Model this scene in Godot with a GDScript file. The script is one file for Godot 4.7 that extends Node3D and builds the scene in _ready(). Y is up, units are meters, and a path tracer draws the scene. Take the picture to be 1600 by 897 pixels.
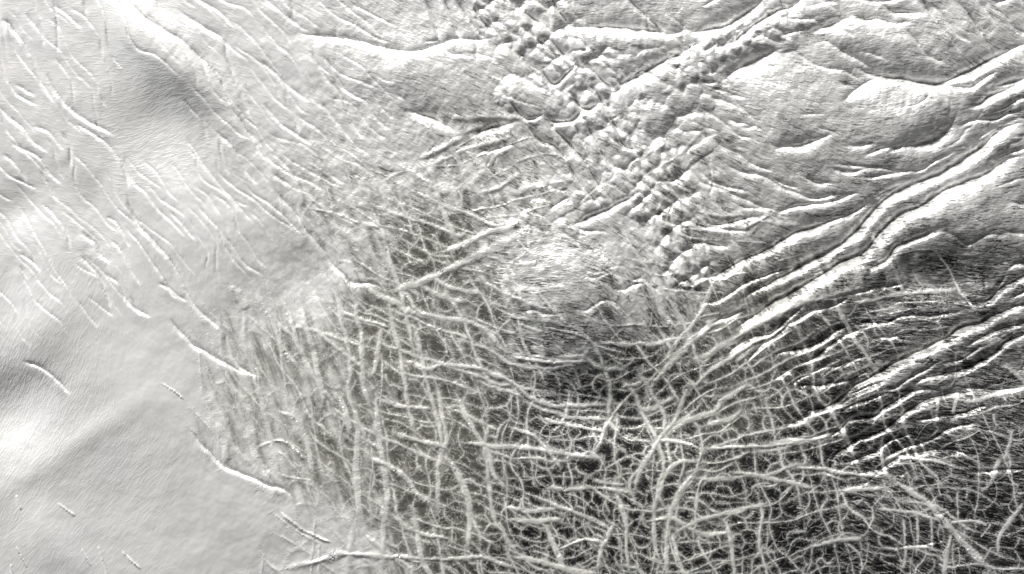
extends Node3D
# A crumpled sheet of silver-coated leather, seen from straight above and filling the frame.
# Lengths in the tables are in "grains": one grain is 0.2 mm on the sheet. x runs right, y runs towards the viewer's feet.

const S := 0.0002                 # metres per grain
const W := 1920                   # field: grains -160 .. 1760
const H := 1076                   # field: grains  -90 .. 986
const OX := 160.0
const OY := 90.0
const GC := 16                    # cell of the coarse control grid
const GW := 122
const GH := 70

var rng := RandomNumberGenerator.new()
var wob := FastNoiseLite.new()

# fields over the sheet
var fold_h := PackedFloat32Array()    # height of folds and bulges
var ridge := PackedFloat32Array()     # height of raised creases
var cov := PackedFloat32Array()       # how much of the silver coat is left
var fine := PackedFloat32Array()      # nap: fine fibres
var peb := PackedFloat32Array()       # height of pebbles
var part_of := PackedInt32Array()     # which part of the hide
var stamp := PackedInt32Array()
var best := PackedFloat32Array()
var cur := PackedFloat32Array()

# control grid
var g_cov := PackedFloat32Array()
var g_tone := PackedFloat32Array()
var g_net := PackedFloat32Array()
var g_nap := PackedFloat32Array()
var g_a := PackedVector2Array()
var g_b := PackedVector2Array()
var g_c := PackedVector2Array()

var part_names: Array = []
var part_labels: Array = []

func _ready():
	rng.seed = 90210
	wob.seed = 7
	wob.frequency = 0.03
	camera_and_light()
	var t0 = Time.get_ticks_msec()
	blank_fields()
	control_grid()
	say("grid", t0)
	bulges()
	folds()
	say("folds", t0)
	pebbles()
	say("pebbles", t0)
	network()
	say("network", t0)
	creases()
	say("creases", t0)
	nap()
	say("nap", t0)
	build_hide()
	say("hide", t0)

func say(what, t0):
	print(what, " ", Time.get_ticks_msec() - t0)

func camera_and_light():
	var cam = Camera3D.new()
	cam.name = "camera"
	cam.position = Vector3(0, 0.8, 0)
	cam.rotation_degrees = Vector3(-90, 0, 0)
	cam.fov = rad_to_deg(2.0 * atan(448.5 * S / 0.8))
	cam.near = 0.01
	cam.far = 20.0
	add_child(cam)
	var env = Environment.new()
	env.background_mode = Environment.BG_COLOR
	env.background_color = Color(0.06, 0.06, 0.06).linear_to_srgb()
	env.tonemap_mode = Environment.TONE_MAPPER_LINEAR
	env.tonemap_exposure = 1.0
	env.sdfgi_enabled = true
	env.ssao_enabled = true
	env.ssil_enabled = true
	var we = WorldEnvironment.new()
	we.name = "room_air"
	we.environment = env
	add_child(we)
	# one large softbox beyond the top edge of the picture
	var key = AreaLight3D.new()
	key.name = "softbox"
	key.area_size = Vector2(1.3, 0.45)
	key.light_energy = 6.4
	key.light_color = Color(1.0, 0.995, 0.98)
	key.area_range = 6.0
	key.area_attenuation = 2.0
	key.shadow_enabled = true
	add_child(key)
	key.look_at_from_position(Vector3(-0.45, 0.7, -1.4), Vector3(-0.03, 0, 0.02), Vector3.UP)

	# and a smaller one at the left
	var fill = AreaLight3D.new()
	fill.name = "side_softbox"
	fill.area_size = Vector2(0.7, 0.5)
	fill.light_energy = 0.12
	fill.light_color = Color(0.99, 0.995, 1.0)
	fill.area_range = 6.0
	fill.area_attenuation = 2.0
	fill.shadow_enabled = true
	add_child(fill)
	fill.look_at_from_position(Vector3(-0.75, 0.55, 0.15), Vector3(-0.1, 0, 0.03), Vector3.UP)

func blank_fields():
	for f in [fold_h, ridge, cov, fine, peb, best, cur]:
		pass
	fold_h.resize(W * H)
	ridge.resize(W * H)
	cov.resize(W * H)
	fine.resize(W * H)
	peb.resize(W * H)
	best.resize(W * H)
	cur.resize(W * H)
	part_of.resize(W * H)
	stamp.resize(W * H)
	part_of.fill(-1)

# ---------------------------------------------------------------- control grid
# x, y, coat left 0..1, tone of the bare leather, density of the crease net, strength of the nap, angles: creases, cross creases, nap
func control_rows() -> Array:
	return [
	[60, 60, 1.0, .5, 0, .5, 58, 80, 0], [240, 180, .82, .5, 0, .7, 60, 80, -25], [60, 250, 1.0, .5, .1, .6, 58, 80, 20],
	[300, 60, 1.0, .5, 0, .7, 50, 80, 25], [330, 370, 1.0, .5, 0, .4, 58, 80, 80], [40, 350, 1.0, .5, 0, .5, 55, 80, 20],
	[60, 470, 1.0, .5, 0, .6, 50, 80, -60], [60, 640, 1.0, .5, 0, .9, 50, 80, -62], [180, 720, 1.0, .5, 0, .6, 50, 80, -50],
	[120, 860, 1.0, .5, 0, .5, 60, 80, -50], [350, 800, 1.0, .6, 0, .1, 45, 80, -40], [240, 600, 1.0, .5, 0, .3, 50, 80, 60],
	[450, 120, 1.0, .5, 0, .5, 50, 80, 30], [600, 110, .95, .4, 0, 1.0, 25, 60, 22], [620, 210, .95, .4, .05, 1.0, 45, 60, 25],
	[700, 30, .92, .4, 0, .9, 20, 70, 25], [480, 430, .88, .4, .1, .8, 60, 75, 70], [400, 640, .78, .58, .6, .8, 62, 80, 70],
	[560, 330, .7, .5, .45, 1.0, 25, 65, 25], [680, 390, .38, .42, .8, 1.0, 20, 70, 30], [600, 520, .45, .5, .9, 1.0, 22, 80, 40],
	[470, 560, .62, .54, .6, .8, 50, 80, 60], [540, 720, .56, .54, .75, .8, 35, 84, 40], [680, 680, .45, .5, .9, 1.0, 18, 80, 30],
	[720, 800, .4, .44, 1.0, 1.0, 25, 78, 40], [500, 850, 1.0, .5, .2, .4, 30, 85, 60], [760, 480, .5, .44, .7, 1.0, 25, 65, 20],
	[880, 420, .72, .3, .06, 1.0, 8, 55, 8], [890, 525, .55, .2, .2, 1.0, 10, 52, 6], [960, 600, .3, .12, 1.0, 1.0, 6, 75, 10],
	[900, 650, .06, .04, .5, 1.0, 10, -60, 20], [960, 780, .12, .06, 1.1, .9, 8, 75, 30], [850, 840, .12, .06, 1.0, .9, 15, 65, 30],
	[1080, 760, .3, .15, 1.1, 1.0, 10, -70, 20], [1060, 600, .4, .18, 1.0, .9, -45, 60, 40], [1160, 640, .5, .38, .9, 1.0, -25, 65, 40],
	[1150, 500, .55, .4, .7, 1.0, -40, 60, 30], [1120, 370, .7, .32, .35, 1.0, 5, 60, 20], [1180, 280, .8, .36, .1, 1.0, 25, 60, 22],
	[760, 250, .7, .3, .45, 1.0, -25, 65, 30], [830, 310, .72, .25, .5, 1.0, -25, 50, 30], [900, 150, 1.0, .3, 0, .9, 50, -30, 25],
	[1020, 180, .95, .3, 0, 1.0, 50, -30, 15], [1050, 270, .75, .3, .4, 1.0, 60, -40, 30], [950, 280, .9, .2, .1, 1.0, 45, -35, 40],
	[950, 20, .86, .35, 0, 1.0, 20, 60, -8], [1150, 60, .95, .2, 0, 1.0, -32, 50, 15], [1250, 170, .84, .3, .05, 1.0, 25, 60, 18],
	[1330, 60, .92, .25, 0, .9, 20, 60, -12], [1420, 180, .88, .22, 0, 1.1, -15, 60, -16], [1520, 60, .85, .12, .05, 1.1, 50, -20, 28],
	[1270, 260, .85, .3, .15, 1.0, 10, 60, 20], [1500, 230, .9, .1, 0, 1.0, -32, 60, -20], [1340, 350, .7, .15, .15, 1.0, -30, 60, -10],
	[1500, 330, .85, .15, 0, 1.0, 10, 60, -5], [1490, 430, .44, .12, .2, 1.0, -5, 60, 5], [1380, 500, .42, .1, .45, 1.0, -10, 60, 5],
	[1580, 480, .5, .1, .1, 1.0, -28, 60, 0], [1260, 560, .5, .25, .7, 1.0, -25, 65, 20], [1300, 660, .4, .12, .7, 1.0, -22, 65, -15],
	[1440, 600, .5, .08, .35, 1.0, -25, 60, 0], [1380, 715, .04, .006, .4, 1.0, -25, 60, 15], [1540, 680, .35, .06, .4, 1.1, -5, 70, 15],
	[1260, 730, .3, .06, .8, 1.0, -8, 65, -20], [1240, 850, .16, .02, .6, .9, -15, 70, -30], [1420, 850, .02, .006, .5, .6, 15, 82, 25],
	[1540, 800, .02, .006, .38, .75, 12, 80, 10], [1580, 880, .0, .005, .35, .7, 10, 80, 5], [1130, 860, .25, .1, 1.0, 1.0, -10, 82, 20],
	[825, 400, .72, .3, .15, 1.0, 8, 55, -22], [940, 385, .75, .3, .1, 1.0, 8, 52, 28], [1000, 460, .7, .25, .3, 1.0, 8, 52, 55], [830, 480, .6, .25, .3, 1.0, 10, 60, 5],
	[1400, 780, .4, .05, .5, 1.0, 10, 80, 30]]

func control_grid():
	var rows = control_rows()
	var n = GW * GH
	for g in [g_cov, g_tone, g_net, g_nap]: pass
	g_cov.resize(n); g_tone.resize(n); g_net.resize(n); g_nap.resize(n)
	g_a.resize(n); g_b.resize(n); g_c.resize(n)
	for gy in GH:
		for gx in GW:
			var x := gx * GC - OX
			var y := gy * GC - OY
			var sw := 0.0
			var c0 := 0.0
			var c1 := 0.0
			var c2 := 0.0
			var c3 := 0.0
			var a := Vector2.ZERO
			var b := Vector2.ZERO
			var c := Vector2.ZERO
			for r in rows:
				var dx: float = x - r[0]
				var dy: float = y - r[1]
				var d2 := dx * dx + dy * dy + 600.0
				var w := 1.0 / (d2 * sqrt(d2))
				sw += w
				c0 += w * r[2]
				c1 += w * r[3]
				c2 += w * r[4]
				c3 += w * r[5]
				a += w * Vector2.from_angle(deg_to_rad(2.0 * r[6]))
				b += w * Vector2.from_angle(deg_to_rad(2.0 * r[7]))
				c += w * Vector2.from_angle(deg_to_rad(2.0 * r[8]))
			var i := gy * GW + gx
			g_cov[i] = c0 / sw
			g_tone[i] = c1 / sw
			g_net[i] = c2 / sw
			g_nap[i] = c3 / sw
			g_a[i] = Vector2.from_angle(0.5 * a.angle())
			g_b[i] = Vector2.from_angle(0.5 * b.angle())
			g_c[i] = Vector2.from_angle(0.5 * c.angle())

func cell(x: float, y: float) -> int:      # x, y in field cells
	return clampi(int(y / GC + 0.5), 0, GH - 1) * GW + clampi(int(x / GC + 0.5), 0, GW - 1)

# ---------------------------------------------------------------- curves
func smooth_line(p: Array, step := 0.8) -> PackedVector2Array:
	var k := PackedVector2Array()
	for i in range(0, p.size(), 2):
		k.append(Vector2(p[i] + OX, p[i + 1] + OY))
	var o := PackedVector2Array()
	var n := k.size()
	for i in n - 1:
		var p0 := k[maxi(i - 1, 0)]
		var p1 := k[i]
		var p2 := k[i + 1]
		var p3 := k[mini(i + 2, n - 1)]
		var m := maxi(2, int(p1.distance_to(p2) / step))
		for j in m:
			o.append(p1.cubic_interpolate(p2, p0, p3, float(j) / m))
	o.append(k[n - 1])
	return o

# a fold: a sharp crease, below it a bulge that rises at once and falls off over w grains, above it the fall of the leather before it
func fold(w: float, h: float, p: Array, id := -1):
	fold_line(w, h, smooth_line(p, 0.4), id)

func fold_line(w: float, h: float, line: PackedVector2Array, id := -1):
	var n := line.size()
	if n < 4: return
	var down := int(w * 2.6 / 0.6)
	var up := int(w * 1.8 / 0.6)
	var chord := line[n - 1] - line[0]
	var end := clampf(w * 5.0 / n, 0.2, 0.5)
	var side := 1.0 if chord.x > 0.0 else -1.0    # the bulge lies on the lower side
	var rise := maxf(1.6, w * 0.32)
	var mark := rng.randi() & 0xffffff
	var key := rng.randf() * 900.0
	var part_w := minf(w * 0.8, 20.0)
	for k in n:
		var t := line[mini(k + 9, n - 1)] - line[maxi(k - 9, 0)]
		if t.length_squared() < 0.0001: continue
		var nrm := Vector2(-t.y, t.x).normalized()
		nrm *= side
		var q := line[k] + nrm * wob.get_noise_2d(k * 0.3, key) * 2.4
		var u := float(k) / n
		var taper := smoothstep(0.0, end, u) * smoothstep(1.0, 1.0 - end, u)
		var hh := h * taper * (0.85 + 0.5 * wob.get_noise_2d(k * 0.3 + 300.0, key))
		for j in range(-up, down + 1):
			var d := j * 0.6
			var x := int(q.x + nrm.x * d)
			var y := int(q.y + nrm.y * d)
			if x < 0 or y < 0 or x >= W or y >= H: continue
			var i := y * W + x
			var ad := absf(d)
			if stamp[i] != mark:
				stamp[i] = mark
				cur[i] = 0.0
			elif best[i] <= ad: continue
			best[i] = ad
			var v := 0.0
			if d >= 0.0:
				var e := exp(-d / rise)
				v = hh * ((1.0 - e) * exp(-d / w) * 0.75 - 0.65 * e)
			else:
				v = -0.65 * hh * (0.55 * exp(d / (w * 0.22)) + 0.45 * exp(d / (w * 0.7)))
			v -= minf(1.8, h * 0.25) * taper * exp(-ad / 1.6)
			v *= smoothstep(float(down), down * 0.7, float(absi(j))) if d > 0.0 else smoothstep(float(up), up * 0.7, float(absi(j)))
			fold_h[i] += v - cur[i]
			cur[i] = v
			if id >= 0 and d > -1.0 and d < part_w * taper: part_of[i] = id

# a raised crease: w is its half width, h its height, white how much pale coat sits on it, fringe how hairy it is
func vein(w: float, h: float, white: float, fringe: float, p: Array, id := -1):
	vein_line(w, h, white, fringe, smooth_line(p), id)

func vein_line(w: float, h: float, white: float, fringe: float, line: PackedVector2Array, id := -1, ends := true):
	var n := line.size()
	if n < 4: return
	var key := rng.randf() * 900.0
	var reach := int(w * 2.4 / 0.8) + 1
	for k in n:
		var t := line[mini(k + 2, n - 1)] - line[maxi(k - 2, 0)]
		if t.length_squared() < 0.0001: continue
		var nrm := Vector2(-t.y, t.x).normalized()
		var q := line[k] + nrm * wob.get_noise_2d(k * 0.8, key) * minf(2.0, w * 0.6)
		var u := float(k) / n
		var taper := smoothstep(0.0, 0.18, u) * smoothstep(1.0, 0.82, u) if ends else 0.8
		var var_w := 0.85 + 0.6 * wob.get_noise_2d(k * 0.4 + 500.0, key)
		var ww := maxf(0.7, w * (0.35 + 0.65 * taper) * var_w)
		var hh := h * taper * (0.8 + 0.6 * wob.get_noise_2d(k * 0.3, key + 40.0))
		var wh := white * (0.3 + 0.7 * taper)
		for j in range(-reach, reach + 1):
			var d := j * 0.8
			var x := int(q.x + nrm.x * d)
			var y := int(q.y + nrm.y * d)
			if x < 0 or y < 0 or x >= W or y >= H: continue
			var i := y * W + x
			var g := exp(-d * d / (ww * ww))
			if hh * g > ridge[i]: ridge[i] = hh * g
			var cv := wh * smoothstep(0.2, 0.9, g)
			if cv > cov[i]: cov[i] = cv
			if id >= 0 and g > 0.35: part_of[i] = id
		for m in (2 if rng.randf() < fringe else 0):
			var side := 1.0 if rng.randf() < 0.5 else -1.0
			var lean := nrm * side + t.normalized() * rng.randf_range(-0.7, 0.7)
			hair(q + nrm * side * ww * rng.randf_range(0.0, 0.7), lean.normalized(), rng.randf_range(2.0, 6.0) + w * rng.randf_range(0.4, 1.5), white * rng.randf_range(0.15, 0.85), 0.8, 0.06)

# one fibre lying on the leather
func hair(p: Vector2, dir: Vector2, length: float, coat: float, lift: float, bend: float):
	var n := int(length)
	var turn := rng.randf_range(-bend, bend)
	var q := p
	var d := dir
	for k in n:
		var x := int(q.x)
		var y := int(q.y)
		if x < 0 or y < 0 or x >= W or y >= H: return
		var i := y * W + x
		var f := 1.0 - float(k) / n
		var c := coat * (0.25 + 0.75 * f)
		if c > cov[i]: cov[i] = c
		fine[i] = lerpf(fine[i], lift, minf(1.0, 2.0 * f))
		q += d
		d = d.rotated(turn)

# ---------------------------------------------------------------- relief
func bulge(x: float, y: float, rx: float, ry: float, deg: float, h: float):
	var r := maxf(rx, ry) * 1.9
	var c := cos(deg_to_rad(deg))
	var s := sin(deg_to_rad(deg))
	x += OX
	y += OY
	for yy in range(maxi(0, int(y - r)), mini(H, int(y + r))):
		for xx in range(maxi(0, int(x - r)), mini(W, int(x + r))):
			var dx := xx - x
			var dy := yy - y
			var u := (dx * c + dy * s) / rx
			var v := (dy * c - dx * s) / ry
			var d := u * u + v * v
			if d < 3.4: fold_h[yy * W + xx] += h * exp(-d) * (1.0 - d / 3.4)

func bulges():
	bulge(905, 455, 115, 100, 10, 24)
	bulge(252, 84, 120, 46, 47, 24)
	bulge(238, 205, 75, 72, 20, -9)
	bulge(480, 430, 60, 75, 30, -8)
	bulge(330, 380, 80, 100, -20, 7)
	bulge(1250, 180, 90, 80, 30, 14)
	bulge(1420, 190, 75, 48, -15, 15)
	bulge(1390, 75, 90, 45, 20, 13)
	bulge(1510, 345, 95, 60, 5, 16)
	bulge(1490, 440, 90, 35, -5, -9)
	bulge(620, 130, 110, 60, 20, 6)
	bulge(10, 640, 75, 70, -50, -18)
	bulge(110, 700, 150, 24, -32, 3)
	bulge(60, 520, 90, 60, -60, 8)
	bulge(240, 640, 120, 70, 50, 5)
	bulge(200, 800, 110, 70, 20, -3)
	bulge(380, 800, 120, 70, 30, 4)
	bulge(80, 850, 80, 40, 50, 6)
	bulge(150, 330, 80, 40, 60, -7)
	bulge(40, 320, 50, 60, 60, -8)
	bulge(700, 120, 120, 60, 20, 9)
	bulge(960, 640, 130, 60, 10, -16)
	bulge(1360, 820, 120, 70, 10, 9)
	bulge(1540, 690, 80, 60, 10, 6)
	bulge(1420, 700, 70, 25, 0, -8)

func new_part(called: String, label := "") -> int:
	part_names.append(called)
	part_labels.append(label)
	return part_names.size() - 1

func folds():
	var rows = [
	[25, 8, [865, 40, 900, 42, 960, 43, 1010, 47, 1050, 53, 1080, 52]], [28, 10, [950, 139, 1000, 118, 1030, 100, 1060, 85, 1090, 68, 1112, 54]],
	[18, 9, [1075, 52, 1110, 46, 1140, 38, 1160, 25, 1180, 12, 1200, -6]], [20, 9, [1115, 80, 1145, 66, 1165, 50, 1190, 33, 1215, 17, 1240, 9, 1262, -8]],
	[45, 7, [1120, 133, 1145, 115, 1170, 100, 1200, 86, 1235, 73]], [20, 3.5, [460, 52, 532, 60, 574, 68, 640, 82, 687, 69, 711, 62, 754, 62, 785, 56]],
	[15, 6, [1325, 20, 1352, 31, 1372, 29, 1400, 38, 1430, 32]], [12, 5, [1376, 4, 1395, 18, 1420, 20, 1455, 22]],
	[25, 9, [1330, 104, 1375, 118, 1410, 122, 1440, 129, 1465, 131, 1490, 122, 1520, 108, 1555, 90, 1615, 64]],
	[15, 6, [1470, 132, 1510, 138, 1535, 126, 1560, 112]], [18, 9, [1550, 134, 1580, 130, 1615, 116]], [18, 8, [1505, 172, 1530, 163, 1545, 152, 1560, 145, 1615, 124]],
	[26, 11, [1620, 186, 1570, 200, 1535, 230, 1510, 247, 1485, 263, 1450, 280, 1415, 294, 1385, 312, 1360, 338, 1335, 365, 1305, 388, 1260, 412, 1200, 445, 1150, 472]],
	[28, 12, [1620, 236, 1578, 249, 1555, 264, 1521, 281, 1478, 298, 1447, 318, 1404, 338, 1377, 363, 1350, 394, 1310, 414, 1260, 445, 1220, 467, 1190, 487, 1140, 520]],
	[22, 6, [1070, 445, 1095, 437, 1120, 430, 1150, 413, 1200, 389, 1243, 365, 1287, 350, 1334, 332, 1372, 310]],
	[16, 8, [1475, 354, 1434, 372, 1402, 386, 1386, 404, 1350, 427]], [16, 9, [1620, 420, 1568, 452, 1545, 470, 1512, 474]],
	[22, 10, [1620, 470, 1561, 490, 1534, 504, 1501, 514, 1477, 530, 1454, 541, 1434, 551, 1400, 567, 1367, 587, 1340, 602, 1310, 625, 1275, 648]],
	[14, 6, [1615, 503, 1568, 514, 1534, 527, 1508, 545]], [16, 7, [1615, 518, 1575, 534, 1555, 551, 1528, 567, 1501, 578, 1450, 590, 1425, 606]],
	[16, 7, [1475, 609, 1432, 610, 1412, 620, 1385, 636, 1366, 650, 1332, 656, 1313, 673, 1290, 690]],
	[16, 7, [1525, 612, 1462, 620, 1432, 636, 1405, 653, 1385, 670, 1366, 680, 1332, 693, 1295, 726]],
	[14, 6, [1388, 594, 1332, 617, 1293, 636, 1255, 646]], [20, 5, [1610, 604, 1560, 610, 1495, 607]], [26, 6, [1265, 53, 1297, 40, 1338, 23]],
	[36, 5, [1310, 164, 1334, 144, 1354, 130, 1384, 120]], [14, 5, [1438, -6, 1464, 33, 1484, 57, 1502, 84]], [18, 6, [1490, -4, 1521, 30, 1541, 60, 1568, 100]],
	[14, 4, [1410, 38, 1434, 67, 1457, 92, 1482, 99]], [22, 4, [1275, 53, 1310, 77, 1344, 94, 1380, 119]], [32, 10, [1390, 233, 1434, 227, 1467, 217, 1484, 200, 1498, 170]],
	[12, 5, [1348, 244, 1374, 234, 1400, 230]], [18, 6, [799, -6, 826, 23, 853, 41, 880, 60]], [14, 7, [860, 62, 888, 92, 904, 104, 925, 111, 951, 134, 968, 145]],
	[10, 5, [858, -6, 876, 20, 892, 42]], [12, 5, [816, 40, 841, 63, 865, 84, 888, 112]], [12, 4, [813, 88, 841, 125, 858, 140]], [9, 5, [846, 106, 866, 131, 891, 111, 905, 100]],
	[10, 6, [796, 158, 818, 182, 831, 188, 850, 179]], [10, 6, [851, 182, 870, 192, 894, 189, 909, 176, 922, 171]], [10, 6, [888, 142, 905, 164, 921, 171, 930, 167, 946, 159]],
	[12, 7, [920, 133, 942, 159, 959, 194, 984, 209]], [10, 6, [815, 190, 845, 219, 869, 231, 888, 257, 905, 285, 924, 306, 950, 335]],
	[12, 7, [851, 186, 872, 208, 893, 228, 915, 255, 932, 283, 963, 322]], [8, 4, [898, 194, 915, 231, 928, 256]], [10, 5, [912, 190, 929, 216, 942, 243, 962, 266]],
	[10, 5, [956, 190, 975, 226, 1002, 236]], [14, 8, [893, 354, 942, 331, 972, 316, 1000, 300]], [20, 6, [628, 173, 667, 181, 701, 200, 716, 220]],
	[18, 6, [735, 216, 768, 201, 810, 190]], [10, 4, [666, -4, 681, 40, 688, 66]], [10, 5, [692, -4, 711, 37, 720, 64]], [10, 5, [712, -4, 734, 33, 761, 64]],
	[10, 5, [738, 5, 755, 35, 775, 55]], [9, 5, [980, -4, 1010, 25, 1040, 50]], [16, 5, [1215, 60, 1232, 52, 1262, 47]], [14, 5, [1170, 48, 1200, 60, 1222, 68]],
	[22, 5, [1200, 235, 1260, 225, 1310, 205]], [14, 4, [1210, 335, 1250, 322, 1300, 316, 1345, 300]], [16, 4, [1290, 262, 1330, 270, 1360, 262]]]
	for r in rows:
		var id = new_part("fold")
		fold(r[0] * (1.35 if r[0] >= 18 else 1.15), r[1] * (2.7 if r[0] >= 18 else 1.8), r[2], id)
	strands("fold", 20.0, 1500)
	strands("streak", 13.0, 1500)
	# soft dents between the long folds
	for k in 420:
		var x := rng.randf() * W
		var y := rng.randf() * H
		var i := cell(x, y)
		if g_net[i] > 0.5 or rng.randf() < 0.25: continue
		if x - OX < 620.0: continue
		var line := stream(x, y, rng.randf_range(40, 130), rng.randf() < 0.35, rng.randf() * 3000.0)
		var w := rng.randf_range(5, 13)
		fold_line(w, w * rng.randf_range(0.12, 0.34), line)

func pebbles():
	var rows = [
	[989, 143, 14, 11, 20], [1025, 143, 21, 17, 40], [1050, 123, 24, 13, 25], [971, 161, 13, 16, 0], [998, 171, 17, 12, -30], [1023, 189, 22, 23, 20], [1058, 161, 19, 14, 30],
	[1082, 150, 12, 14, 0], [1102, 161, 11, 10, 0], [1106, 126, 16, 10, 20], [971, 184, 9, 18, -35], [1005, 215, 10, 13, 0], [1052, 215, 14, 10, 0], [1080, 193, 17, 11, -10],
	[975, 205, 17, 8, 40], [910, 72, 24, 17, -20], [953, 63, 22, 9, 25], [956, 111, 30, 16, -15], [1012, 65, 24, 10, 10], [1022, 90, 22, 12, -20], [1060, 65, 22, 10, -20],
	[1090, 93, 26, 14, -20], [1147, 90, 22, 12, -25], [1188, 71, 24, 12, -25], [1208, 42, 16, 9, -25], [865, 122, 20, 9, 40], [915, 155, 19, 10, 35], [876, 150, 11, 22, -25],
	[825, 158, 42, 22, 30], [876, 182, 19, 8, -10], [852, 207, 22, 8, 50], [882, 206, 14, 12, 30], [936, 185, 20, 8, 25], [928, 197, 11, 10, 0], [942, 220, 17, 10, 45],
	[957, 240, 20, 14, 45], [906, 228, 8, 16, -25], [927, 237, 11, 18, -35], [906, 263, 20, 11, 45], [965, 290, 22, 21, 10], [930, 268, 8, 18, -35], [912, 289, 22, 9, 45],
	[906, 310, 10, 9, 0], [924, 328, 14, 11, 0], [944, 320, 12, 9, 0], [888, 324, 11, 6, -20], [870, 332, 15, 8, -30], [846, 324, 14, 10, 0], [864, 306, 21, 9, 20],
	[873, 290, 11, 6, 0], [837, 343, 19, 8, 30], [885, 355, 16, 7, 35], [1018, 244, 14, 17, 0], [1050, 220, 10, 10, 0], [1079, 216, 14, 9, 0], [1095, 235, 26, 9, -35],
	[1050, 255, 15, 19, 0], [1011, 274, 9, 12, 0], [1029, 277, 11, 10, 0], [1032, 296, 12, 12, 0], [1065, 307, 7, 14, 0], [990, 255, 12, 14, -30], [985, 228, 14, 9, 40],
	[920, 125, 22, 10, 40], [890, 130, 12, 20, -40], [800, 95, 24, 12, 40], [838, 95, 10, 22, -40], [815, 60, 20, 10, 45], [840, 25, 12, 22, -45], [790, 25, 12, 24, -40],
	[1550, 225, 22, 14, -35], [1560, 165, 20, 10, -30], [1585, 205, 18, 12, -20], [1545, 118, 22, 9, -30], [1240, 40, 24, 10, -20], [1280, 22, 26, 12, -15], [1225, 70, 16, 9, -10]]
	for r in rows:
		var id = new_part("pebble")
		pebble(r[0], r[1], r[2] * 1.3, r[3] * 1.3, r[4], 0.38 * minf(r[2], r[3]), id)

	# quilted cells in diagonal rows between them
	var ids := {}
	for y in range(0, int(450 + OY)):
		for x in range(int(740 + OX), int(1270 + OX)):
			var p := Vector2(x - OX, y - OY)
			var d := minf(gap_to(p, Vector2(775, -30), Vector2(955, 165)), gap_to(p, Vector2(955, 165), Vector2(1030, 300)))
			d = minf(d, gap_to(p, Vector2(1030, 300), Vector2(1075, 420)) + 25.0)
			d = minf(d, gap_to(p, Vector2(960, 160), Vector2(1230, 30)) + 30.0)
			if d > 75.0: continue
			var i := y * W + x
			var n1 := wob.get_noise_2d(x * 0.25, y * 0.25)
			var n2 := wob.get_noise_2d(x * 0.25 + 700.0, y * 0.25)
			var u := (p.x * 0.60 + p.y * 0.80) / 33.0 + n1 * 0.55
			var v: float = (p.x * 0.80 - p.y * 0.60) / 21.0 + n2 * 0.8 + 0.35 * floorf(u)
			var fu := absf(2.0 * (u - floor(u)) - 1.0)
			var fv := absf(2.0 * (v - floor(v)) - 1.0)
			var mask := smoothstep(75.0, 45.0, d)
			var h := mask * 6.5 * (1.0 - pow(fu, 2.3)) * (1.0 - pow(fv, 2.3))
			if h > peb[i]:
				peb[i] = h
				if mask > 0.6 and part_of[i] < 0:
					var at := Vector2i(int(floor(u)), int(floor(v)))
					if not ids.has(at): ids[at] = new_part("pebble")
					part_of[i] = ids[at]

func gap_to(p: Vector2, a: Vector2, b: Vector2) -> float:
	var t := clampf((p - a).dot(b - a) / (b - a).length_squared(), 0.0, 1.0)
	return p.distance_to(a + (b - a) * t)

func pebble(x: float, y: float, rx: float, ry: float, deg: float, h: float, id: int):
	var r := maxf(rx, ry) * 1.1
	var c := cos(deg_to_rad(deg))
	var s := sin(deg_to_rad(deg))
	x += OX
	y += OY
	var seed_at := rng.randf() * 500.0
	for yy in range(maxi(0, int(y - r)), mini(H, int(y + r) + 1)):
		for xx in range(maxi(0, int(x - r)), mini(W, int(x + r) + 1)):
			var dx := xx - x
			var dy := yy - y
			var u := (dx * c + dy * s) / rx
			var v := (dy * c - dx * s) / ry
			# a rounded lozenge rather than an ellipse, a little uneven
			var d := pow(absf(u), 3.2) + pow(absf(v), 3.2)
			d *= 1.0 + 0.5 * wob.get_noise_2d(xx * 1.3 + seed_at, yy * 1.3)
			if d >= 1.0: continue
			var hh := h * pow(1.0 - d, 0.75) * (0.82 - 0.3 * dy / r)
			var i := yy * W + xx
			if hh > peb[i]:
				peb[i] = hh
				part_of[i] = id

# ---------------------------------------------------------------- the net of small creases
func stream(x: float, y: float, length: float, cross: bool, key: float) -> PackedVector2Array:
	var o := PackedVector2Array()
	for way in [1.0, -1.0]:
		var q := Vector2(x, y)
		var last := Vector2.ZERO
		var half := PackedVector2Array()
		for k in int(length * 0.5 / 1.6):
			var i := cell(q.x, q.y)
			var d: Vector2 = g_b[i] if cross else g_a[i]
			d = d.rotated(wob.get_noise_2d(q.x * 0.6 + key, q.y * 0.6 - key) * 1.5)
			if last == Vector2.ZERO: last = d * way
			if d.dot(last) < 0.0: d = -d
			last = d
			for m in 3: half.append(q + d * (m * 0.53))
			q += d * 1.6
		if way > 0.0:
			o = half
		else:
			half.reverse()
			half.append_array(o)
			o = half
	return o

func finer(line: PackedVector2Array) -> PackedVector2Array:
	# even out the little steps of a traced line
	var o := PackedVector2Array()
	for k in line.size():
		var a := Vector2.ZERO
		for m in range(-6, 7): a += line[clampi(k + m, 0, line.size() - 1)]
		o.append(a / 13.0)
	return o

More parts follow.
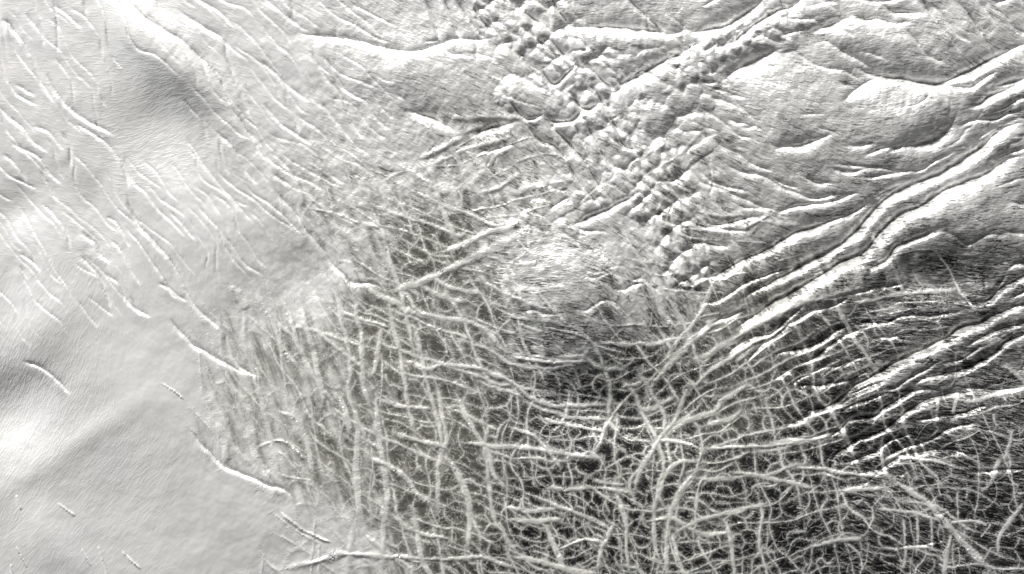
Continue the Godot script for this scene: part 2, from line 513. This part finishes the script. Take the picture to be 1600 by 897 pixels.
func cells():
	# a web of closed cells: the edges between scattered points, closer together where the web is finer
	var pts := PackedVector2Array()
	var grid := {}
	for k in 40000:
		var p := Vector2(rng.randf() * W, rng.randf() * H)
		var net := g_net[cell(p.x, p.y)]
		if net < 0.2: continue
		var gap := lerpf(40.0, 15.0, clampf(net - 0.3 + 0.3 * smoothstep(0.4, 0.1, g_cov[cell(p.x, p.y)]) + 0.7 * wob.get_noise_2d(p.x * 0.25, p.y * 0.25), 0.0, 1.0))
		var c := Vector2i(int(p.x / 44.0), int(p.y / 44.0))
		var free := true
		for dy in range(-1, 2):
			for dx in range(-1, 2):
				for q in grid.get(c + Vector2i(dx, dy), []):
					if p.distance_squared_to(q) < gap * gap: free = false
		if free:
			pts.append(p)
			if not grid.has(c): grid[c] = []
			grid[c].append(p)
	# stretch along the creases: done by measuring in coordinates turned and squeezed
	var tri := Geometry2D.triangulate_delaunay(pts)
	var owner := {}
	for t in tri.size() / 3:
		var a := pts[tri[t * 3]]
		var b := pts[tri[t * 3 + 1]]
		var c := pts[tri[t * 3 + 2]]
		var mid := (a + b + c) / 3.0
		if a.distance_to(b) > 90.0 or b.distance_to(c) > 90.0 or c.distance_to(a) > 90.0: continue
		for e in 3:
			var u := tri[t * 3 + e]
			var v := tri[t * 3 + (e + 1) % 3]
			var code := mini(u, v) * 100000 + maxi(u, v)
			if owner.has(code):
				var from: Vector2 = owner[code]
				if rng.randf() < 0.2: continue
				var bow := (mid - from).orthogonal() * rng.randf_range(-0.22, 0.22)
				var line := PackedVector2Array()
				var n := maxi(4, int(from.distance_to(mid) / 0.8))
				for k in n + 1:
					var f := float(k) / n
					line.append(from.lerp(mid, f) + bow * 4.0 * f * (1.0 - f))
				var w := lerpf(1.0, 3.0, pow(rng.randf(), 1.5)) * (0.75 + 0.9 * g_cov[cell(mid.x, mid.y)])
				vein_line(w, w * 0.2, rng.randf_range(0.65, 1.0), 0.75, line, -1, false)
			else:
				owner[code] = mid

func network():
	cells()
	strands("crease", 16.0, 3600)
	strands("cross", 23.0, 2400)

# strands that run side by side, keep their distance and merge where they meet
func wanted(kind: String, x: float, y: float) -> float:
	var i := cell(x, y)
	var px := x - OX
	var py := y - OY
	if kind == "fold":
		# everywhere right of the pebbled band but on the smooth pads
		if px < 1090.0 or py > 740.0 or g_net[i] > 0.75: return 0.0
		for pad in [[1255, 180, 85], [1420, 185, 70], [1390, 75, 55], [1500, 335, 70], [1480, 435, 60], [1560, 690, 50]]:
			if Vector2(px, (py - pad[1]) * 1.3 + pad[1]).distance_to(Vector2(pad[0], pad[1])) < pad[2]: return 0.0
		return 1.0
	if kind == "streak":
		if px > 620.0 or py > 560.0 - 0.3 * px or px + py > 850.0: return 0.0
		return 0.15 if Vector2(px, py).distance_to(Vector2(240, 180)) < 70.0 else 1.0
	return g_net[i]

func strands(kind: String, gap: float, tries: int):
	var cross := kind == "cross"
	var folded := kind == "fold" or kind == "streak"
	var taken := PackedInt32Array()
	var tw := W / 6
	var th := H / 6
	taken.resize(tw * th)
	if folded:
		for ty in th:
			for tx in tw:
				if part_of[(ty * 6 + 3) * W + tx * 6 + 3] >= 0: taken[ty * tw + tx] = 9999
	var number := 0
	for k in tries:
		var x := rng.randf() * W
		var y := rng.randf() * H
		var net := wanted(kind, x, y)
		if rng.randf() > net * 1.4 - 0.1: continue
		if cross and x - OX > 1080.0 and rng.randf() < 0.7: continue
		if kind == "crease" and x - OX > 1000.0 and y - OY > 650.0 and rng.randf() < 0.5: continue
		var r := int(gap * rng.randf_range(0.55, 1.0) * (1.0 if folded else lerpf(0.8, 1.45, minf(1.0, 1.6 * g_cov[cell(x, y)]))) / 6.0)
		var cx := int(x / 6)
		var cy := int(y / 6)
		var free := true
		for dy in range(-r, r + 1):
			for dx in range(-r, r + 1):
				if cx + dx >= 0 and cx + dx < tw and cy + dy >= 0 and cy + dy < th and dx * dx + dy * dy <= r * r and taken[(cy + dy) * tw + cx + dx] > 0: free = false
		if not free: continue
		number += 1
		var key := rng.randf() * 3000.0
		var halves := [PackedVector2Array(), PackedVector2Array()]
		var most := rng.randf_range(60, 330)
		var bend := 0.7 if folded else rng.randf_range(0.25, 0.7) + 1.1 * rng.randf() * smoothstep(0.5, 0.15, g_cov[cell(x, y)])
		for way in 2:
			var q := Vector2(x, y)
			var last := Vector2.ZERO
			for m in int(most * 0.5 / 1.6):
				var i := cell(q.x, q.y)
				if q.x < 0 or q.y < 0 or q.x >= W - 6 or q.y >= H - 6 or wanted(kind, q.x, q.y) < 0.16: break
				var o := int(q.y / 6) * tw + int(q.x / 6)
				var d: Vector2 = g_b[i] if cross else g_a[i]
				d = d.rotated(wob.get_noise_2d(q.x * 0.45 + key, q.y * 0.45 - key) * bend + wob.get_noise_2d(q.x * 0.3, q.y * 0.3 + 4000.0) * bend)
				if last == Vector2.ZERO: last = d if way == 0 else -d
				if d.dot(last) < 0.0: d = -d
				last = d
				for z in 3: halves[way].append(q + d * (z * 0.53))
				if taken[o] > 0 and taken[o] != number: break
				q += d * 1.6
		var line: PackedVector2Array = halves[1]
		line.reverse()
		line.append_array(halves[0])
		if line.size() < 40: continue
		for q in line: taken[clampi(int(q.y / 6), 0, th - 1) * tw + clampi(int(q.x / 6), 0, tw - 1)] = number
		if kind == "fold":
			var fw := rng.randf_range(9, 17)
			fold_line(fw, fw * rng.randf_range(0.25, 0.6), finer(line))
			continue
		if kind == "streak":
			var sw := rng.randf_range(2.6, 6.5)
			fold_line(sw, sw * rng.randf_range(0.2, 0.5), finer(line))
			continue
		var i := cell(x, y)
		var w := lerpf(1.1, 6.0, pow(rng.randf(), 3.2)) * (0.5 + 1.0 * g_cov[i])
		vein_line(w, 0.5 + w * 0.2, rng.randf_range(0.8, 1.0), 0.9, line)

func creases():
	# half width, height, paleness, fringe, points: bright raised creases on the silver side
	var left = [
	[12, 9, [190, -8, 234, 33, 284, 64, 321, 97, 344, 130, 361, 167, 385, 202, 405, 235, 428, 270]], [6, 6, [422, 266, 433, 300, 453, 323, 477, 357, 504, 390, 517, 410, 534, 427, 550, 442, 580, 444, 612, 456]],
	[7, 5, [275, 12, 314, 40, 351, 64, 355, 90, 371, 134, 385, 167, 402, 200]], [3, 3, [305, -4, 344, 20, 368, 46]], [3, 2.5, [382, 130, 400, 162]], [3, 2.5, [285, 155, 311, 184, 326, 218]],
	[4, 4, [338, 204, 365, 231, 383, 266, 404, 290]], [4, 3, [288, 213, 311, 244, 331, 274, 354, 300, 375, 325, 398, 350]], [4, 4, [6, 33, 30, 57, 50, 90, 64, 127, 84, 155]],
	[3, 5, [71, 112, 90, 147, 104, 164, 134, 187, 180, 211]], [3, 4, [-6, 160, 13, 182, 37, 200, 50, 220, 76, 238]], [2.5, 4, [14, 222, 43, 237, 64, 249, 77, 271, 97, 287]],
	[2, 3, [24, 132, 56, 151]], [2, 2, [84, -5, 89, 40, 91, 84]], [3, 3, [84, 7, 110, 27, 128, 47]], [2.5, 4, [117, 192, 147, 211, 174, 231, 194, 268, 202, 296]],
	[4, 6, [198, 296, 203, 322, 214, 347, 234, 370, 264, 404, 284, 437, 296, 462, 307, 480, 330, 502, 353, 520]], [4, 4, [350, 518, 361, 554, 381, 578, 404, 590]],
	[4, 6, [265, 498, 288, 524, 304, 541, 341, 561, 382, 586]], [4, 6, [127, 361, 147, 380, 157, 397, 172, 413]], [2, 3, [64, 317, 84, 337, 100, 357, 111, 390]],
	[3, 4, [124, 399, 144, 417, 157, 437, 164, 457, 175, 483]], [3, 4, [164, 427, 184, 444, 194, 464, 207, 480, 238, 496]], [2, 3, [30, 394, 50, 410, 65, 426]], [2.5, 3, [32, 414, 43, 437]],
	[2, 3, [172, 374, 190, 394, 207, 424, 220, 447]], [2, 3, [164, 338, 184, 350, 202, 387]], [2, 3, [246, 443, 268, 454, 294, 472]], [2.5, 4, [34, 564, 60, 572, 77, 584, 97, 602, 110, 618]],
	[2.5, 4, [252, 598, 275, 613, 288, 624]], [4, 6, [297, 672, 328, 706, 348, 726, 372, 738, 400, 749, 420, 759, 443, 766, 466, 782]], [4, 6, [437, 799, 473, 828, 520, 849]],
	[3, 3, [422, 741, 450, 746, 490, 753]], [2.5, 4, [26, 855, 42, 888]], [2.5, 4, [128, 858, 143, 885]], [2.5, 4, [153, 852, 170, 902]], [2.5, 4, [190, 862, 220, 890]],
	[2.5, 4, [90, 787, 118, 807]], [2.5, 4, [26, 774, 34, 797]], [2.5, 4, [17, 882, 20, 904]], [5, 5, [484, 76, 504, 114, 534, 150, 547, 187, 569, 218]], [5, 4, [512, 86, 524, 120, 547, 148]],
	[5, 4, [400, 91, 430, 114, 454, 137, 484, 160]], [4, 4, [410, 161, 440, 194, 467, 214, 488, 228]], [4, 3, [443, 148, 457, 180, 468, 210]], [4, 4, [424, 269, 456, 293]], [4, 3, [424, 238, 450, 261, 469, 288]],
	[4, 4, [497, 157, 524, 187, 547, 217]], [4, 3, [550, 251, 584, 274]], [4, 3, [414, -4, 444, 23, 470, 40]], [3, 3, [452, -4, 462, 28]], [6, 6, [30, 60, 18, 40, 2, 30]], [3, 3, [40, 20, 62, 50, 70, 72]],
	[3, 3, [130, 0, 137, 25]], [3, 3, [52, 196, 75, 206, 100, 235]], [3, 4, [3, 240, 30, 262, 42, 285]], [3, 4, [95, 205, 108, 230, 112, 262]], [3, 3, [62, 262, 75, 290, 92, 315]]]
	for r in left:
		if r[2].size() <= 6 and r[2][1] > 550:
			vein(r[0] * 0.65, r[1] * 0.4, 1.0, 0.0, r[2], new_part("crease"))
			continue
		fold(r[0] * 1.6 + 4.0, r[1] * 0.95, r[2], new_part("crease") if r[0] >= 2.5 else -1)
	# pale hairy creases of the rubbed side
	var right = [
	[8, 5, [596, 459, 634, 449, 668, 437, 694, 424, 734, 407, 775, 384, 800, 375, 845, 342]], [6, 4, [686, 397, 721, 384, 761, 364, 800, 354, 822, 342]], [5, 4, [607, 443, 634, 460, 654, 487, 684, 497, 734, 504, 761, 517, 781, 541, 804, 566]],
	[5, 4, [640, 297, 684, 318, 718, 330, 751, 343, 775, 353, 806, 350]], [5, 5, [602, 573, 634, 566, 668, 578, 691, 571, 738, 574, 768, 584, 800, 598, 830, 622, 860, 633, 893, 635, 966, 632]], [3, 3, [482, 325, 524, 335, 567, 350, 606, 359]],
	[4, 4, [528, 484, 567, 500, 612, 512]], [4, 4, [450, 509, 494, 517, 534, 531, 586, 546]], [5, 3, [598, 510, 590, 551, 583, 590]], [7, 3, [592, 596, 589, 640, 595, 699, 602, 739, 605, 785, 599, 832, 599, 904]],
	[8, 3, [556, 630, 559, 686, 556, 732, 561, 790, 570, 860]], [6, 3, [684, 600, 691, 650, 698, 683, 691, 706, 685, 739, 685, 806]], [6, 3, [694, 706, 718, 746, 731, 772, 734, 812, 730, 862]],
	[6, 3, [712, 610, 728, 650, 751, 686, 764, 709, 774, 746, 800, 770]], [5, 5, [574, 713, 612, 732, 638, 749, 652, 772, 686, 796]], [5, 4, [610, 801, 638, 825, 665, 835, 706, 844]], [5, 4, [614, 677, 652, 689, 685, 696, 704, 705]],
	[4, 3, [562, 681, 602, 705]], [4, 3, [590, 624, 632, 636, 678, 638]], [5, 4, [708, 692, 758, 696, 800, 699, 843, 703, 893, 711, 946, 717]], [5, 4, [795, 667, 836, 683, 860, 709, 879, 733]],
	[4, 4, [846, 654, 889, 665, 950, 676]], [3, 2, [997, 607, 966, 640, 946, 670, 939, 693, 922, 710]], [5, 3, [1082, 595, 1075, 610, 1055, 656, 1038, 679, 1019, 706, 1002, 732, 990, 768]], [6, 3, [1178, 596, 1131, 626, 1118, 643, 1088, 653, 1062, 666, 1034, 687]],
	[4, 4, [1030, 687, 1081, 696, 1102, 708]], [6, 4, [1104, 724, 1075, 752, 1058, 779, 1045, 812, 1042, 852, 1042, 906]], [5, 3, [1104, 722, 1065, 722, 1042, 739, 1028, 775, 1022, 812, 1025, 852, 1034, 886]], [5, 3, [960, 763, 972, 795, 979, 825, 979, 865, 986, 902]],
	[4, 3, [848, 772, 862, 762, 883, 766, 932, 762, 962, 766, 992, 770]], [5, 4, [838, 776, 866, 789, 893, 799, 926, 812, 958, 828]], [5, 4, [794, 790, 820, 799, 873, 795]], [5, 4, [794, 811, 833, 815, 880, 811]], [6, 4, [794, 870, 833, 875, 866, 885, 899, 893, 940, 897]],
	[4, 3, [870, 861, 909, 845, 950, 850]], [5, 3, [853, 820, 870, 862, 882, 892]], [4, 3, [961, 818, 942, 855, 934, 892]], [5, 3, [1050, 836, 1098, 812, 1148, 799, 1204, 787]], [4, 4, [1100, 704, 1148, 699, 1196, 698, 1262, 690]],
	[4, 3, [1140, 737, 1196, 746, 1246, 757, 1274, 764]], [5, 3, [1136, 812, 1144, 862, 1149, 902]], [4, 3, [1050, 834, 1062, 878, 1070, 902]], [7, 5, [1388, 746, 1419, 766, 1445, 782, 1465, 802, 1485, 825, 1508, 852, 1531, 875, 1552, 900]],
	[6, 4, [1318, 767, 1356, 764, 1392, 762]], [4, 5, [1378, 721, 1399, 714, 1432, 718, 1465, 722, 1506, 735]], [4, 3, [1379, 684, 1379, 722, 1388, 748]], [4, 4, [1238, 732, 1280, 732, 1316, 739, 1386, 746]], [5, 4, [1194, 697, 1240, 688, 1300, 682]],
	[3, 3, [1480, 817, 1518, 815, 1546, 821]], [5, 3, [1602, 782, 1581, 812, 1564, 835, 1560, 868]], [5, 3, [1560, 716, 1551, 749, 1534, 770]], [4, 3, [1583, 672, 1570, 718]], [5, 3, [1487, 832, 1478, 875, 1474, 902]], [3.5, 2, [1411, 812, 1415, 858, 1411, 894]],
	[3.5, 2, [1431, 806, 1435, 838, 1431, 868]], [3, 2, [1455, 806, 1457, 860]], [3, 2, [1406, 855, 1445, 855, 1472, 864]], [5, 3, [1268, 855, 1309, 845, 1350, 840]], [3, 2, [1366, 794, 1405, 799, 1432, 802, 1470, 814]], [3, 2, [1322, 848, 1342, 865, 1348, 890]],
	[4, 2, [1496, 610, 1490, 650]], [4, 2, [1465, 625, 1465, 662]], [6, 4, [928, 388, 954, 417, 981, 461, 1001, 494, 1020, 533]], [5, 4, [996, 425, 1021, 457, 1034, 487, 1064, 521]], [4, 4, [1026, 411, 1061, 427, 1092, 442]], [3, 3, [1055, 365, 1094, 375, 1127, 381]],
	[4, 4, [1080, 359, 1134, 362, 1161, 360, 1171, 354, 1208, 333]], [5, 4, [1086, 300, 1104, 333, 1120, 361]], [4, 3, [1070, 315, 1094, 343, 1114, 360]], [3, 2, [1096, 392, 1109, 431]], [5, 3, [1074, 462, 1094, 440, 1122, 431]], [5, 3, [1116, 438, 1101, 477, 1084, 507, 1064, 527, 1037, 566]],
	[6, 3, [1176, 470, 1134, 497, 1108, 514, 1074, 541, 1051, 564, 1027, 594, 1006, 626]], [5, 3, [1206, 486, 1168, 517, 1155, 531, 1128, 543]], [5, 3, [1208, 531, 1175, 547, 1150, 567]], [3, 3, [829, 443, 850, 467, 880, 501, 910, 521, 934, 541, 980, 553]],
	[3, 2, [794, 450, 833, 452, 884, 448]], [3, 3, [941, 497, 961, 521, 980, 545]], [4, 4, [794, 556, 833, 564, 867, 567, 924, 566]], [4, 3, [808, 492, 820, 541, 837, 567, 853, 602]], [3, 3, [852, 512, 897, 521, 920, 530]], [3, 3, [812, 507, 850, 520]],
	[3, 3, [654, 183, 677, 214, 691, 234, 701, 267, 713, 296]], [6, 5, [655, 249, 694, 231, 726, 211]], [6, 4, [641, 270, 687, 252, 728, 234, 778, 221, 806, 212]], [6, 4, [730, 296, 761, 261, 781, 241, 806, 228]], [5, 3, [724, 230, 744, 254, 757, 268]], [5, 3, [774, 238, 786, 278]],
	[4, 4, [596, 287, 621, 271, 641, 267, 667, 284, 705, 300]], [5, 3, [775, 290, 800, 300, 840, 292, 870, 270]], [5, 4, [440, 470, 455, 500, 466, 540, 480, 565]], [5, 3, [500, 412, 512, 440, 528, 468, 540, 500]], [6, 4, [398, 460, 425, 500, 440, 540, 470, 580]],
	[6, 4, [520, 610, 540, 640, 546, 680]], [6, 4, [430, 640, 465, 660, 482, 700, 488, 745]], [4, 3, [400, 700, 440, 690, 480, 720]]]
	for r in right:
		vein(r[0] * 0.95, r[1] * 0.45, 1.0, 0.85 if r[0] < 8 else 0.35, r[2], new_part("crease") if r[0] >= 4 else -1)
	# the long crease along the bottom edge
	vein(5, 2.2, 1.0, 0.5, [420, 898, 453, 888, 516, 872, 526, 866, 592, 870, 625, 871, 691, 875, 748, 871, 796, 885, 836, 896], new_part("crease"))

# ---------------------------------------------------------------- nap
func nap():
	for k in 150000:
		var x := rng.randf() * W
		var y := rng.randf() * H
		var i := cell(x, y)
		var amp := g_nap[i]
		var web := smoothstep(0.35, 0.8, g_net[i])
		if rng.randf() > amp * (1.0 - 0.55 * web): continue
		var d: Vector2 = g_c[i].rotated(rng.randfn(0.0, 0.14 + 0.5 * web))
		var c := g_cov[i]
		var patch := wob.get_noise_2d(x * 0.5, y * 0.5 + 2000.0)
		hair(Vector2(x, y), d, rng.randf_range(12, 34) * (1.0 - 0.5 * web), clampf(c * 0.62 + 0.75 * pow(rng.randf(), 2.0) + 0.35 * patch, 0.0, 1.0), amp * rng.randf(), 0.025)

	# fine scratches through the coat
	for k in 95000:
		var x := rng.randf() * W
		var y := rng.randf() * H
		var i := cell(x, y)
		if rng.randf() < 0.3 + 0.8 * smoothstep(0.4, 0.75, g_net[i]): continue
		if rng.randf() > smoothstep(480.0, 800.0, x - 0.35 * y): continue
		# the coat wears along the flanks of the folds in bundles
		if rng.randf() > 0.35 + 0.9 * smoothstep(-0.15, 0.4, wob.get_noise_2d(x * 0.35 + 60.0, y * 0.9)): continue
		if wob.get_noise_2d(x * 0.7, y * 0.7 + 900.0) < -0.1: continue
		scratch(Vector2(x, y), g_c[i].rotated(rng.randfn(0.0, 0.12)), rng.randf_range(6, 22), rng.randf_range(0.15, 0.6))

func scratch(p: Vector2, d: Vector2, length: float, depth: float):
	for k in int(length):
		var x := int(p.x)
		var y := int(p.y)
		if x < 0 or y < 0 or x >= W or y >= H: return
		var i := y * W + x
		if cov[i] < 0.7:
			cov[i] = -depth
		fine[i] *= 0.4
		p += d
		d = d.rotated(rng.randf_range(-0.02, 0.02))

# ---------------------------------------------------------------- the hide
var rows_h: Array = []
var rows_c: Array = []
var big_noise := FastNoiseLite.new()

func bil(g: PackedFloat32Array, x: float, y: float) -> float:
	var fx := clampf(x / GC, 0.0, GW - 1.001)
	var fy := clampf(y / GC, 0.0, GH - 1.001)
	var ix := int(fx)
	var iy := int(fy)
	fx -= ix
	fy -= iy
	var i := iy * GW + ix
	return lerpf(lerpf(g[i], g[i + 1], fx), lerpf(g[i + GW], g[i + GW + 1], fx), fy)

const CHUNK := 32

func finish_rows(n: int):
	var y0 := n * CHUNK
	var y1 := mini(y0 + CHUNK, H)
	var hs := PackedFloat32Array()
	var cs := PackedByteArray()
	hs.resize((y1 - y0) * W)
	cs.resize((y1 - y0) * W * 3)
	var o := 0
	for y in range(y0, y1):
		for x in W:
			var i := y * W + x
			var cover := bil(g_cov, x, y)
			var tone := bil(g_tone, x, y)
			var grain := big_noise.get_noise_2d(x, y)
			var f := fold_h[i] + peb[i]
			if x > 0 and y > 0 and x < W - 1 and y < H - 1:
				f = 0.25 * f + 0.125 * (fold_h[i - 1] + fold_h[i + 1] + fold_h[i - W] + fold_h[i + W] + peb[i - 1] + peb[i + 1] + peb[i - W] + peb[i + W]) + 0.0625 * (fold_h[i - W - 1] + fold_h[i - W + 1] + fold_h[i + W - 1] + fold_h[i + W + 1] + peb[i - W - 1] + peb[i - W + 1] + peb[i + W - 1] + peb[i + W + 1])
			hs[o] = f + ridge[i] + 2.4 * lerpf(0.45, 1.0, smoothstep(350.0, 800.0, float(x))) * grain + 0.9 * minf(1.0, bil(g_nap, x, y)) * smoothstep(300.0, 800.0, float(x)) * big_noise.get_noise_2d(x * 3.5 + 900.0, y * 3.5)
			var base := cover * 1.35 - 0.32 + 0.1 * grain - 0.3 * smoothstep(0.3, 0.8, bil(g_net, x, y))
			var leaf := big_noise.get_noise_2d((x * 0.95 - y * 0.31) * 3.6, (x * 0.31 + y * 0.95) * 0.75)
			base += (0.75 * leaf + 0.08) * smoothstep(0.08, 0.35, bil(g_net, x, y)) * smoothstep(0.35, 0.6, cover)
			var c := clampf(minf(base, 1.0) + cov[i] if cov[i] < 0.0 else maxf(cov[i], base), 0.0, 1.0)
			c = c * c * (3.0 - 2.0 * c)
			# bare leather: from warm grey to near black
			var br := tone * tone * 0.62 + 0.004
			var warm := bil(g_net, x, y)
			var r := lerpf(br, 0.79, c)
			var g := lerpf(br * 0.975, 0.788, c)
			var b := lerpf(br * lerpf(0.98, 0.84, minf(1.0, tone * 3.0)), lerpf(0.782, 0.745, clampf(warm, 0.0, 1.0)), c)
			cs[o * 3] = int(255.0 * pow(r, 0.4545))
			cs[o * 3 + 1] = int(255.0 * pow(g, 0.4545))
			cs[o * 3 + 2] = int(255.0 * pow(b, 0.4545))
			o += 1
	rows_h[n] = hs
	rows_c[n] = cs

func build_hide():
	big_noise.seed = 31
	big_noise.frequency = 0.012
	big_noise.fractal_octaves = 4
	var chunks := int(ceil(float(H) / CHUNK))
	rows_h.resize(chunks)
	rows_c.resize(chunks)
	var task = WorkerThreadPool.add_group_task(finish_rows, chunks)
	WorkerThreadPool.wait_for_group_task_completion(task)
	var height := PackedFloat32Array()
	var colour := PackedByteArray()
	for n in chunks:
		height.append_array(rows_h[n])
		colour.append_array(rows_c[n])
	var skin := StandardMaterial3D.new()
	skin.resource_name = "silvered_leather"
	skin.albedo_texture = ImageTexture.create_from_image(Image.create_from_data(W, H, false, Image.FORMAT_RGB8, colour))
	skin.heightmap_enabled = true
	skin.heightmap_texture = ImageTexture.create_from_image(Image.create_from_data(W, H, false, Image.FORMAT_RF, fine.to_byte_array()))
	skin.heightmap_scale = 100.0 * S * 0.42
	skin.metallic = 0.35
	skin.roughness = 0.42
	skin.texture_repeat = false

	# panels: the plain leather between folds and creases
	var panel0 = new_part("silver_panel", "smooth pearly silver leather with few creases")
	var panel1 = new_part("creased_panel", "pale leather covered by a net of hairy creases")
	var panel2 = new_part("grained_panel", "silver leather with soft grain between long folds")
	var panel3 = new_part("rubbed_panel", "near black leather with silver rubbed off")
	var step := 1.5
	var nx := int((W - 1) / step)
	var ny := int((H - 1) / step)
	var pos := PackedVector3Array()
	var nor := PackedVector3Array()
	var uv := PackedVector2Array()
	var n_all := nx * ny
	pos.resize(n_all); nor.resize(n_all); uv.resize(n_all)
	var v := 0
	for j in ny:
		var y := int(j * step)
		var yu := maxi(y - 1, 0) * W
		var yd := mini(y + 1, H - 1) * W
		for k in nx:
			var x := int(k * step)
			var i := y * W + x
			var gx := (height[y * W + mini(x + 1, W - 1)] - height[y * W + maxi(x - 1, 0)]) * 0.5
			var gy := (height[yd + x] - height[yu + x]) * 0.5
			pos[v] = Vector3((x - OX - 800.0) * S, height[i] * S, (y - OY - 448.5) * S)
			nor[v] = Vector3(-gx, 1.0, -gy).normalized()
			uv[v] = Vector2((x + 0.5) / W, (y + 0.5) / H)
			v += 1
	var index: Array = []
	for p in part_names.size():
		index.append(PackedInt32Array())
	for j in ny - 1:
		var y := int(j * step)
		var run := PackedInt32Array()
		var last := -1
		for k in nx - 1:
			var x := int(k * step)
			var id := part_of[y * W + x]
			if id < 0:
				var px := x - OX
				var py := y - OY
				var i := cell(x, y)
				id = panel1 if g_net[i] > 0.42 else panel0 if px < 470.0 + 0.1 * py else panel3 if py > 330.0 else panel2
			if id != last:
				if last >= 0: index[last].append_array(run)
				run = PackedInt32Array()
				last = id
			var a := j * nx + k
			run.append(a); run.append(a + 1); run.append(a + nx)
			run.append(a + 1); run.append(a + nx + 1); run.append(a + nx)
		if last >= 0: index[last].append_array(run)
	var hide = Node3D.new()
	hide.name = "leather_hide"
	hide.set_meta("label", "crumpled silver coated leather hide, smooth pearl at left, rubbed black at lower right")
	hide.set_meta("category", "leather")
	add_child(hide)
	border(height, skin, hide)
	var remap := PackedInt32Array()
	remap.resize(n_all)
	remap.fill(-1)
	for p in part_names.size():
		var src: PackedInt32Array = index[p]
		if src.size() < 36: continue
		var ps := PackedVector3Array()
		var ns := PackedVector3Array()
		var us := PackedVector2Array()
		var ix := PackedInt32Array()
		ix.resize(src.size())
		for q in src.size():
			var s := src[q]
			if remap[s] < 0:
				remap[s] = ps.size()
				ps.append(pos[s])
				ns.append(nor[s])
				us.append(uv[s])
			ix[q] = remap[s]
		for q in src: remap[q] = -1
		var arrays := []
		arrays.resize(Mesh.ARRAY_MAX)
		arrays[Mesh.ARRAY_VERTEX] = ps
		arrays[Mesh.ARRAY_NORMAL] = ns
		arrays[Mesh.ARRAY_TEX_UV] = us
		arrays[Mesh.ARRAY_INDEX] = ix
		var am := ArrayMesh.new()
		am.add_surface_from_arrays(Mesh.PRIMITIVE_TRIANGLES, arrays)
		var mi := MeshInstance3D.new()
		mi.mesh = am
		mi.material_override = skin
		mi.name = numbered(part_names[p])
		if part_labels[p]: mi.set_meta("label", part_labels[p])
		hide.add_child(mi, true)

# the hide goes on past the picture, folded back on itself in the same creases
func border(height: PackedFloat32Array, skin: Material, hide: Node3D):
	var st := 6
	var far := 720
	var cols := (W + 2 * far) / st + 1
	var rws := (H + 2 * far) / st + 1
	var ps := PackedVector3Array()
	var ns := PackedVector3Array()
	var us := PackedVector2Array()
	var ix := PackedInt32Array()
	for j in rws:
		for k in cols:
			var x := k * st - far
			var y := j * st - far
			var mx := -1.0 if x < 0 or x > W - 1 else 1.0
			var my := -1.0 if y < 0 or y > H - 1 else 1.0
			var rx := clampi(-x if x < 0 else 2 * (W - 1) - x if x > W - 1 else x, 3, W - 4)
			var ry := clampi(-y if y < 0 else 2 * (H - 1) - y if y > H - 1 else y, 3, H - 4)
			var i := ry * W + rx
			var gx := (height[i + 3] - height[i - 3]) / 6.0 * mx
			var gy := (height[i + 3 * W] - height[i - 3 * W]) / 6.0 * my
			ps.append(Vector3((x - OX - 800.0) * S, (height[i] - 1.2) * S, (y - OY - 448.5) * S))
			ns.append(Vector3(-gx, 1.0, -gy).normalized())
			us.append(Vector2((rx + 0.5) / W, (ry + 0.5) / H))
			if k + 1 < cols and j + 1 < rws and not (x >= 0 and x + st < W - 6 and y >= 0 and y + st < H - 6):
				var a := j * cols + k
				for q in [a, a + 1, a + cols, a + 1, a + cols + 1, a + cols]: ix.append(q)
	var arrays := []
	arrays.resize(Mesh.ARRAY_MAX)
	arrays[Mesh.ARRAY_VERTEX] = ps
	arrays[Mesh.ARRAY_NORMAL] = ns
	arrays[Mesh.ARRAY_TEX_UV] = us
	arrays[Mesh.ARRAY_INDEX] = ix
	var am := ArrayMesh.new()
	am.add_surface_from_arrays(Mesh.PRIMITIVE_TRIANGLES, arrays)
	var mi := MeshInstance3D.new()
	mi.mesh = am
	mi.material_override = skin
	mi.name = "border_panel"
	hide.add_child(mi, true)

var counts := {}
func numbered(called: String) -> String:
	var n: int = counts.get(called, 0)
	counts[called] = n + 1
	return called if n == 0 else "%s_%03d" % [called, n]
